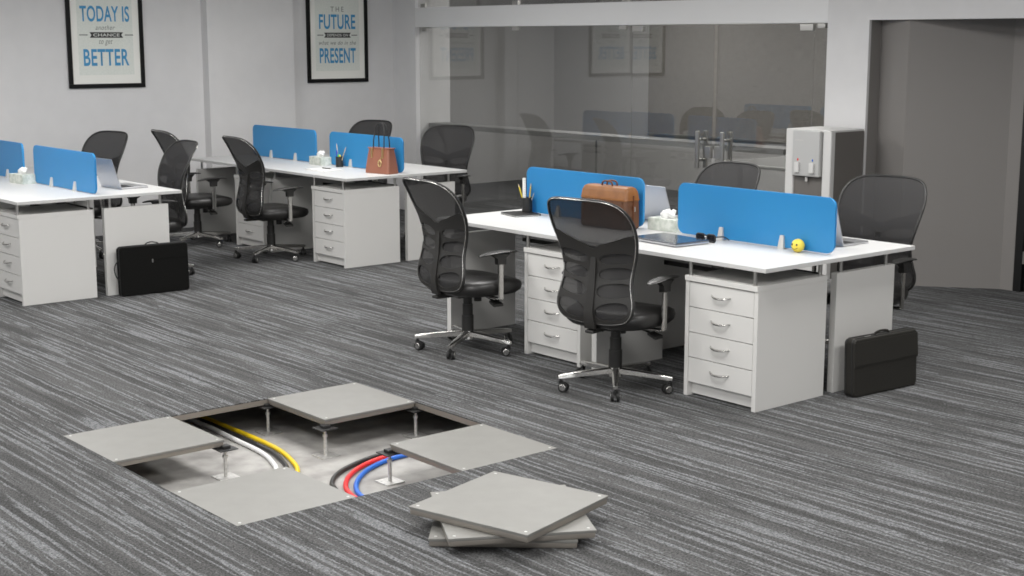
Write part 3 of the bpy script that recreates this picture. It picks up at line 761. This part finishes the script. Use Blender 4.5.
dup(tb, (4.69, 6.70, HT), math.radians(-4), 'marbled tissue box between the two dividers of the handbag desk', 'marbled tissue boxes')
dup(tb, (1.78, 6.79, HT), math.radians(6), 'marbled tissue box between the dividers of the left desk', 'marbled tissue boxes')
# laptops
def laptop(label, loc, rz, ang=108, W=.335, D=.245):
    t = thing('laptop', label, 'laptop', loc, rz, 'open silver laptops')
    # user sits on the -x side, screen hinge at x=0
    MB().box(-D, 0, -W/2, W/2, .002, .017, .004).obj('base', 'silver', t)
    k = MB()
    for i in range(5):
        for j in range(13): k.box(-.115+i*.0185, -.1+i*.0185, -W/2+.03+j*.0232, -W/2+.05+j*.0232, .0165, .0185)
    k.obj('keyboard', 'keys', t, smooth=0)
    MB().box(-.205, -.135, -.055, .055, .0168, .0174).obj('trackpad', 'steel', t, smooth=0)
    h = MB().box(-.0035, .0035, -W/2, W/2, 0, D, .002).obj('lid', 'silver', t); h.location = (0, 0, .016); h.rotation_euler = (0, math.radians(ang-90), 0)
    d = MB().box(-.0042, -.003, -W/2+.012, W/2-.012, .015, D-.012).obj('display', 'display', h, smooth=0)
    return t
lp = laptop('open silver laptop seen edge on at the near desk end, behind the ball', (4.02, .145, HT), math.radians(180), 108)
dup(lp, (4.03, 1.515, HT), math.radians(176), 'open silver laptop showing its lid back between the two near dividers', 'open silver laptops')
dup(lp, (2.17, 5.90, HT), math.radians(184), 'open silver laptop with its lid back to the left desk divider', 'open silver laptops')
t = thing('closed_laptop', 'closed dark grey laptop lying in front of the marbled tissue box', 'laptop', (3.395, .78, HT), math.radians(-4))
MB().box(-.135, .135, -.2, .2, .004, .016, .004).obj('base', 'silver', t)
MB().box(-.134, .134, -.199, .199, .0165, .026, .004).obj('lid', 'laptopdark', t)
for x in (-.1, .1):
    for y in (-.16, .16): MB().cyl((x, y, 0), (x, y, .005), .008, n=10).obj('foot', 'rubber', t)
# glasses
t = thing('eyeglasses', 'black eyeglasses lying open by the divider clamp near the closed laptop', 'glasses', (3.56, .64, HT), math.radians(4))
for s in (-1, 1):
    P = [(0, s*.04+u, .026+v) for u, v in rrect(.062, .044, .014, 5)]
    MB().tube(P, .005, 8, True).obj('rim', 'plastic', t, smooth=60)
    MB().prism([(s*.04+u*.95, .026+v*.95) for u, v in rrect(.058, .04, .012, 5)], 'x', -.001, .001).obj('lens', 'display', t)
    MB().tube(spline([(0, s*.074, .036), (.02, s*.076, .036), (.08, s*.074, .03), (.115, s*.072, .016), (.135, s*.07, .006)], 4), .0038, 8).obj('temple', 'plastic', t)
MB().tube(spline([(0, -.01, .03), (-.003, 0, .034), (0, .01, .03)], 4), .004, 8).obj('bridge', 'steel', t)
# pen cups
def pen_cup(label, loc, rz, items):
    t = thing('pen_cup', label, 'pen cup', loc, rz, 'black mesh pen cups')
    R = .036; prof = [(R-.002, .003), (R, .0), (R, .1), (R-.004, .1), (R-.004, .006)]
    MB().loft([[(r*math.cos(a), r*math.sin(a), z) for a in [2*PI*k/28 for k in range(28)]] for r, z in ((.001, 0), (R, 0), (R, .1), (R-.003, .1), (R-.003, .005), (.001, .005))]).obj('cup', 'meshcup', t, smooth=40)
    return t
def stick(nm, label, cat, base, off, tip, r, m, mt, grp='pens and pencils in the cups', flat=None):
    p = Vector(base)+Vector(off); q = Vector(base)+Vector(tip); d = (q-p)
    o = thing(nm, label, cat, p, 0, grp)
    if flat:
        e = Vector((0, flat, 0)); h = Vector((.0012, 0, 0))
        MB().loft([[-e-h, e-h, e+h, -e+h], [d-e-h, d+e-h, d+e+h, d-e+h]]).obj('blade', m, o, smooth=0)
        mk = MB()
        for k in range(1, 14): c = d*(k/14); mk.box(c.x-.002, c.x-.0013, c.y-flat*.9, c.y-flat*.3, c.z-.0008, c.z+.0008)
        mk.obj('scale_marks', 'black', o, smooth=0)
    else:
        MB().cyl((0, 0, 0), d*.88, r, n=8).obj('barrel', m, o); MB().cyl(d*.88, d, r, r*.35, 8).obj('tip', mt, o)
    return o
c1 = (3.655, 2.40, HT+.0145)
pen_cup('black pen cup on the black notebook at the desk end', (3.655, 2.40, HT+.0145), 0, None)
stick('pencil', 'yellow pencil leaning left out of the near pen cup', 'pencil', c1, (.0, .012, .008), (-.01, .085, .188), .0042, 'pencilyellow', 'wood')
stick('ruler', 'pale ruler standing in the near pen cup', 'ruler', c1, (-.012, .016, .008), (-.01, .022, .235), .003, 'paper', 'paper', flat=.0165)
stick('pencil', 'yellow pencil leaning right out of the near pen cup', 'pencil', c1, (.0, -.012, .008), (.01, -.028, .20), .0042, 'pencilyellow', 'wood')
stick('pen', 'blue pen upright in the near pen cup', 'pen', c1, (.012, .0, .008), (.012, -.012, .168), .0048, 'penblue', 'penblue')
stick('pen', 'short steel pen leaning right in the near pen cup', 'pen', c1, (.004, -.002, .008), (.02, -.05, .135), .004, 'steel', 'steel')
c2 = (4.69, 6.36, HT)
pen_cup('black pen cup with coloured pens beside the handbag desk divider', c2, 0, None)
stick('pencil', 'bare wood pencil leaning left out of the far pen cup', 'pencil', c2, (0, .012, .008), (0, .045, .22), .004, 'wood', 'wood')
stick('pencil', 'bare wood pencil leaning right out of the far pen cup', 'pencil', c2, (0, -.01, .008), (.02, -.085, .195), .004, 'wood', 'wood')
stick('pen', 'blue pen in the far pen cup', 'pen', c2, (-.01, .018, .008), (-.012, .026, .16), .006, 'penblue', 'penblue')
stick('marker', 'green capped marker in the far pen cup', 'marker', c2, (-.012, .0, .008), (-.014, .0, .125), .008, 'pengreen', 'pengreen')
stick('marker', 'yellow capped marker in the far pen cup', 'marker', c2, (-.008, -.02, .008), (-.010, -.024, .12), .009, 'pencilyellow', 'pencilyellow')
# notebook under near cup, notepad far
t = thing('notebook', 'black notebook under the pen cup at the end of the briefcase desk', 'notebook', (3.58, 2.385, HT), math.radians(-12))
MB().prism(rrect(.20, .235, .02), 'z', .010, .013, .001).prism(rrect(.20, .235, .02), 'z', 0, .002, .0005).box(.092, .098, -.115, .115, 0, .013).obj('cover', 'plastic', t)
MB().box(-.092, .092, -.11, .11, .002, .010).obj('pages', 'paper', t, smooth=0)
t = thing('notepad', 'white notepad lying near the far pen cup', 'notepad', (4.40, 6.18, HT), math.radians(3))
MB().box(-.105, .105, -.15, .15, 0, .009, .001).obj('pages', 'paper', t); MB().box(-.105, .105, .135, .151, 0, .0105, .001).obj('binding', 'bracket', t)
stick('pen', 'black pen lying on the white notepad', 'pen', (4.42, 6.18, HT+.0145), (0, .06, 0), (.02, -.07, 0), .005, 'plastic', 'steel')

# ------------------------------------------------------------------ water cooler
cx0, cy0, cy1 = 6.60, 2.065, 2.53; cxd = .44; ch = 1.275
t = thing('water_cooler', 'tall white water cooler standing before the wall column', 'water cooler', (cx0, (cy0+cy1)/2, 0))
w = (cy1-cy0)/2
MB().box(.02, cxd, -w+.002, w-.002, .02, ch-.012, .004).obj('body', 'coolerside', t)
for s in (-1, 1):
    a, b = sorted((s*w, s*(w-.085))); MB().box(-.0, .06, a, b, 0, ch-.004, .012, 3).obj('side_pillar', 'cooler', t)
MB().box(.0, cxd, -w+.004, w-.004, ch-.016, ch+.004, .006).obj('lid', 'cooler', t)
MB().box(-.03, .03, -w+.095, w-.095, ch-.38, ch+.002, .012, 3).obj('dispenser_panel', 'coolerface', t)
MB().box(.03, .05, -w+.085, w-.085, .05, ch-.33).obj('recess', 'bracket', t)
MB().box(-.02, .05, -w+.09, w-.09, .70, .735, .008).obj('drip_tray', 'plastic', t)
MB().box(.0, .05, -w+.09, w-.09, .02, .69, .006).obj('lower_panel', 'cooler', t)
for y, m in ((.075, 'red'), (-.075, 'blue')):
    tp = MB().box(-.052, -.028, y-.024, y+.024, ch-.35, ch-.265, .006).obj('tap_lever', 'cooler', t)
    MB().sphere((-.032, y, ch-.243), .007, (.5, 1, 1.6), 12).obj('indicator', m, tp)
MB().cyl((-.005, 0, ch-.385), (-.005, 0, ch-.42), .012).obj('spout', 'bracket', t)
MB().box(-.0312, -.0295, .03, .115, ch-.088, ch-.08).obj('nameplate', 'bracket', t)

# ------------------------------------------------------------------ lights, world, camera
def area(name, loc, sx, sy, power, rot=(0, 0, 0), col=(1, .985, .965)):
    l = bpy.data.lights.new(name, 'AREA'); l.shape = 'RECTANGLE'; l.size = sx; l.size_y = sy; l.energy = power; l.color = col
    o = bpy.data.objects.new(name, l); COL.objects.link(o); o.location = loc; o.rotation_euler = rot; return o
for x in (-1.5, 1.4, 4.3):
    for y in (-3.6, -.5, 2.6, 5.7):
        area('ceiling_lamp', (x, y, CZ-.03), 1.2, 1.2, 68)
for y in (4.4, 7.4): area('meeting_lamp', (9.3, y, CZ-.03), 1.2, 1.2, 75)
area('added_fill', (-2.0, -8.9, 1.7), 6.0, 1.8, 65, (math.radians(90), 0, 0), (.97, .985, 1))  # added fill lamp behind the camera, brightens end panels and back wall
area('added_fill', (-6.9, 1.0, 1.7), 1.8, 6.0, 80, (0, math.radians(-90), 0), (.97, .985, 1))  # second added fill lamp, out of view, brightens column and drawer fronts
W = bpy.data.worlds.new('world'); S.world = W; W.use_nodes = True
W.node_tree.nodes['Background'].inputs[0].default_value = (.8, .82, .85, 1); W.node_tree.nodes['Background'].inputs[1].default_value = .02

cam = bpy.data.cameras.new('camera'); co = bpy.data.objects.new('camera', cam); COL.objects.link(co)
cam.sensor_width = 36; cam.lens = 50; cam.clip_end = 60
yaw, pit = math.radians(50.0), math.radians(9.92)
co.location = (-2.777, -5.10, 2.007)
d = Vector((math.cos(yaw)*math.cos(pit), math.sin(yaw)*math.cos(pit), -math.sin(pit)))
co.rotation_euler = d.to_track_quat('-Z', 'Y').to_euler()
S.camera = co
S.view_settings.view_transform = 'Standard'; S.view_settings.look = 'None'
S.view_settings.exposure = -0.12; S.view_settings.gamma = 1; S.view_settings.use_curve_mapping = False
S.cycles.use_denoising = True
S.cycles.filter_width = 1.7
S.cycles.max_bounces = 8
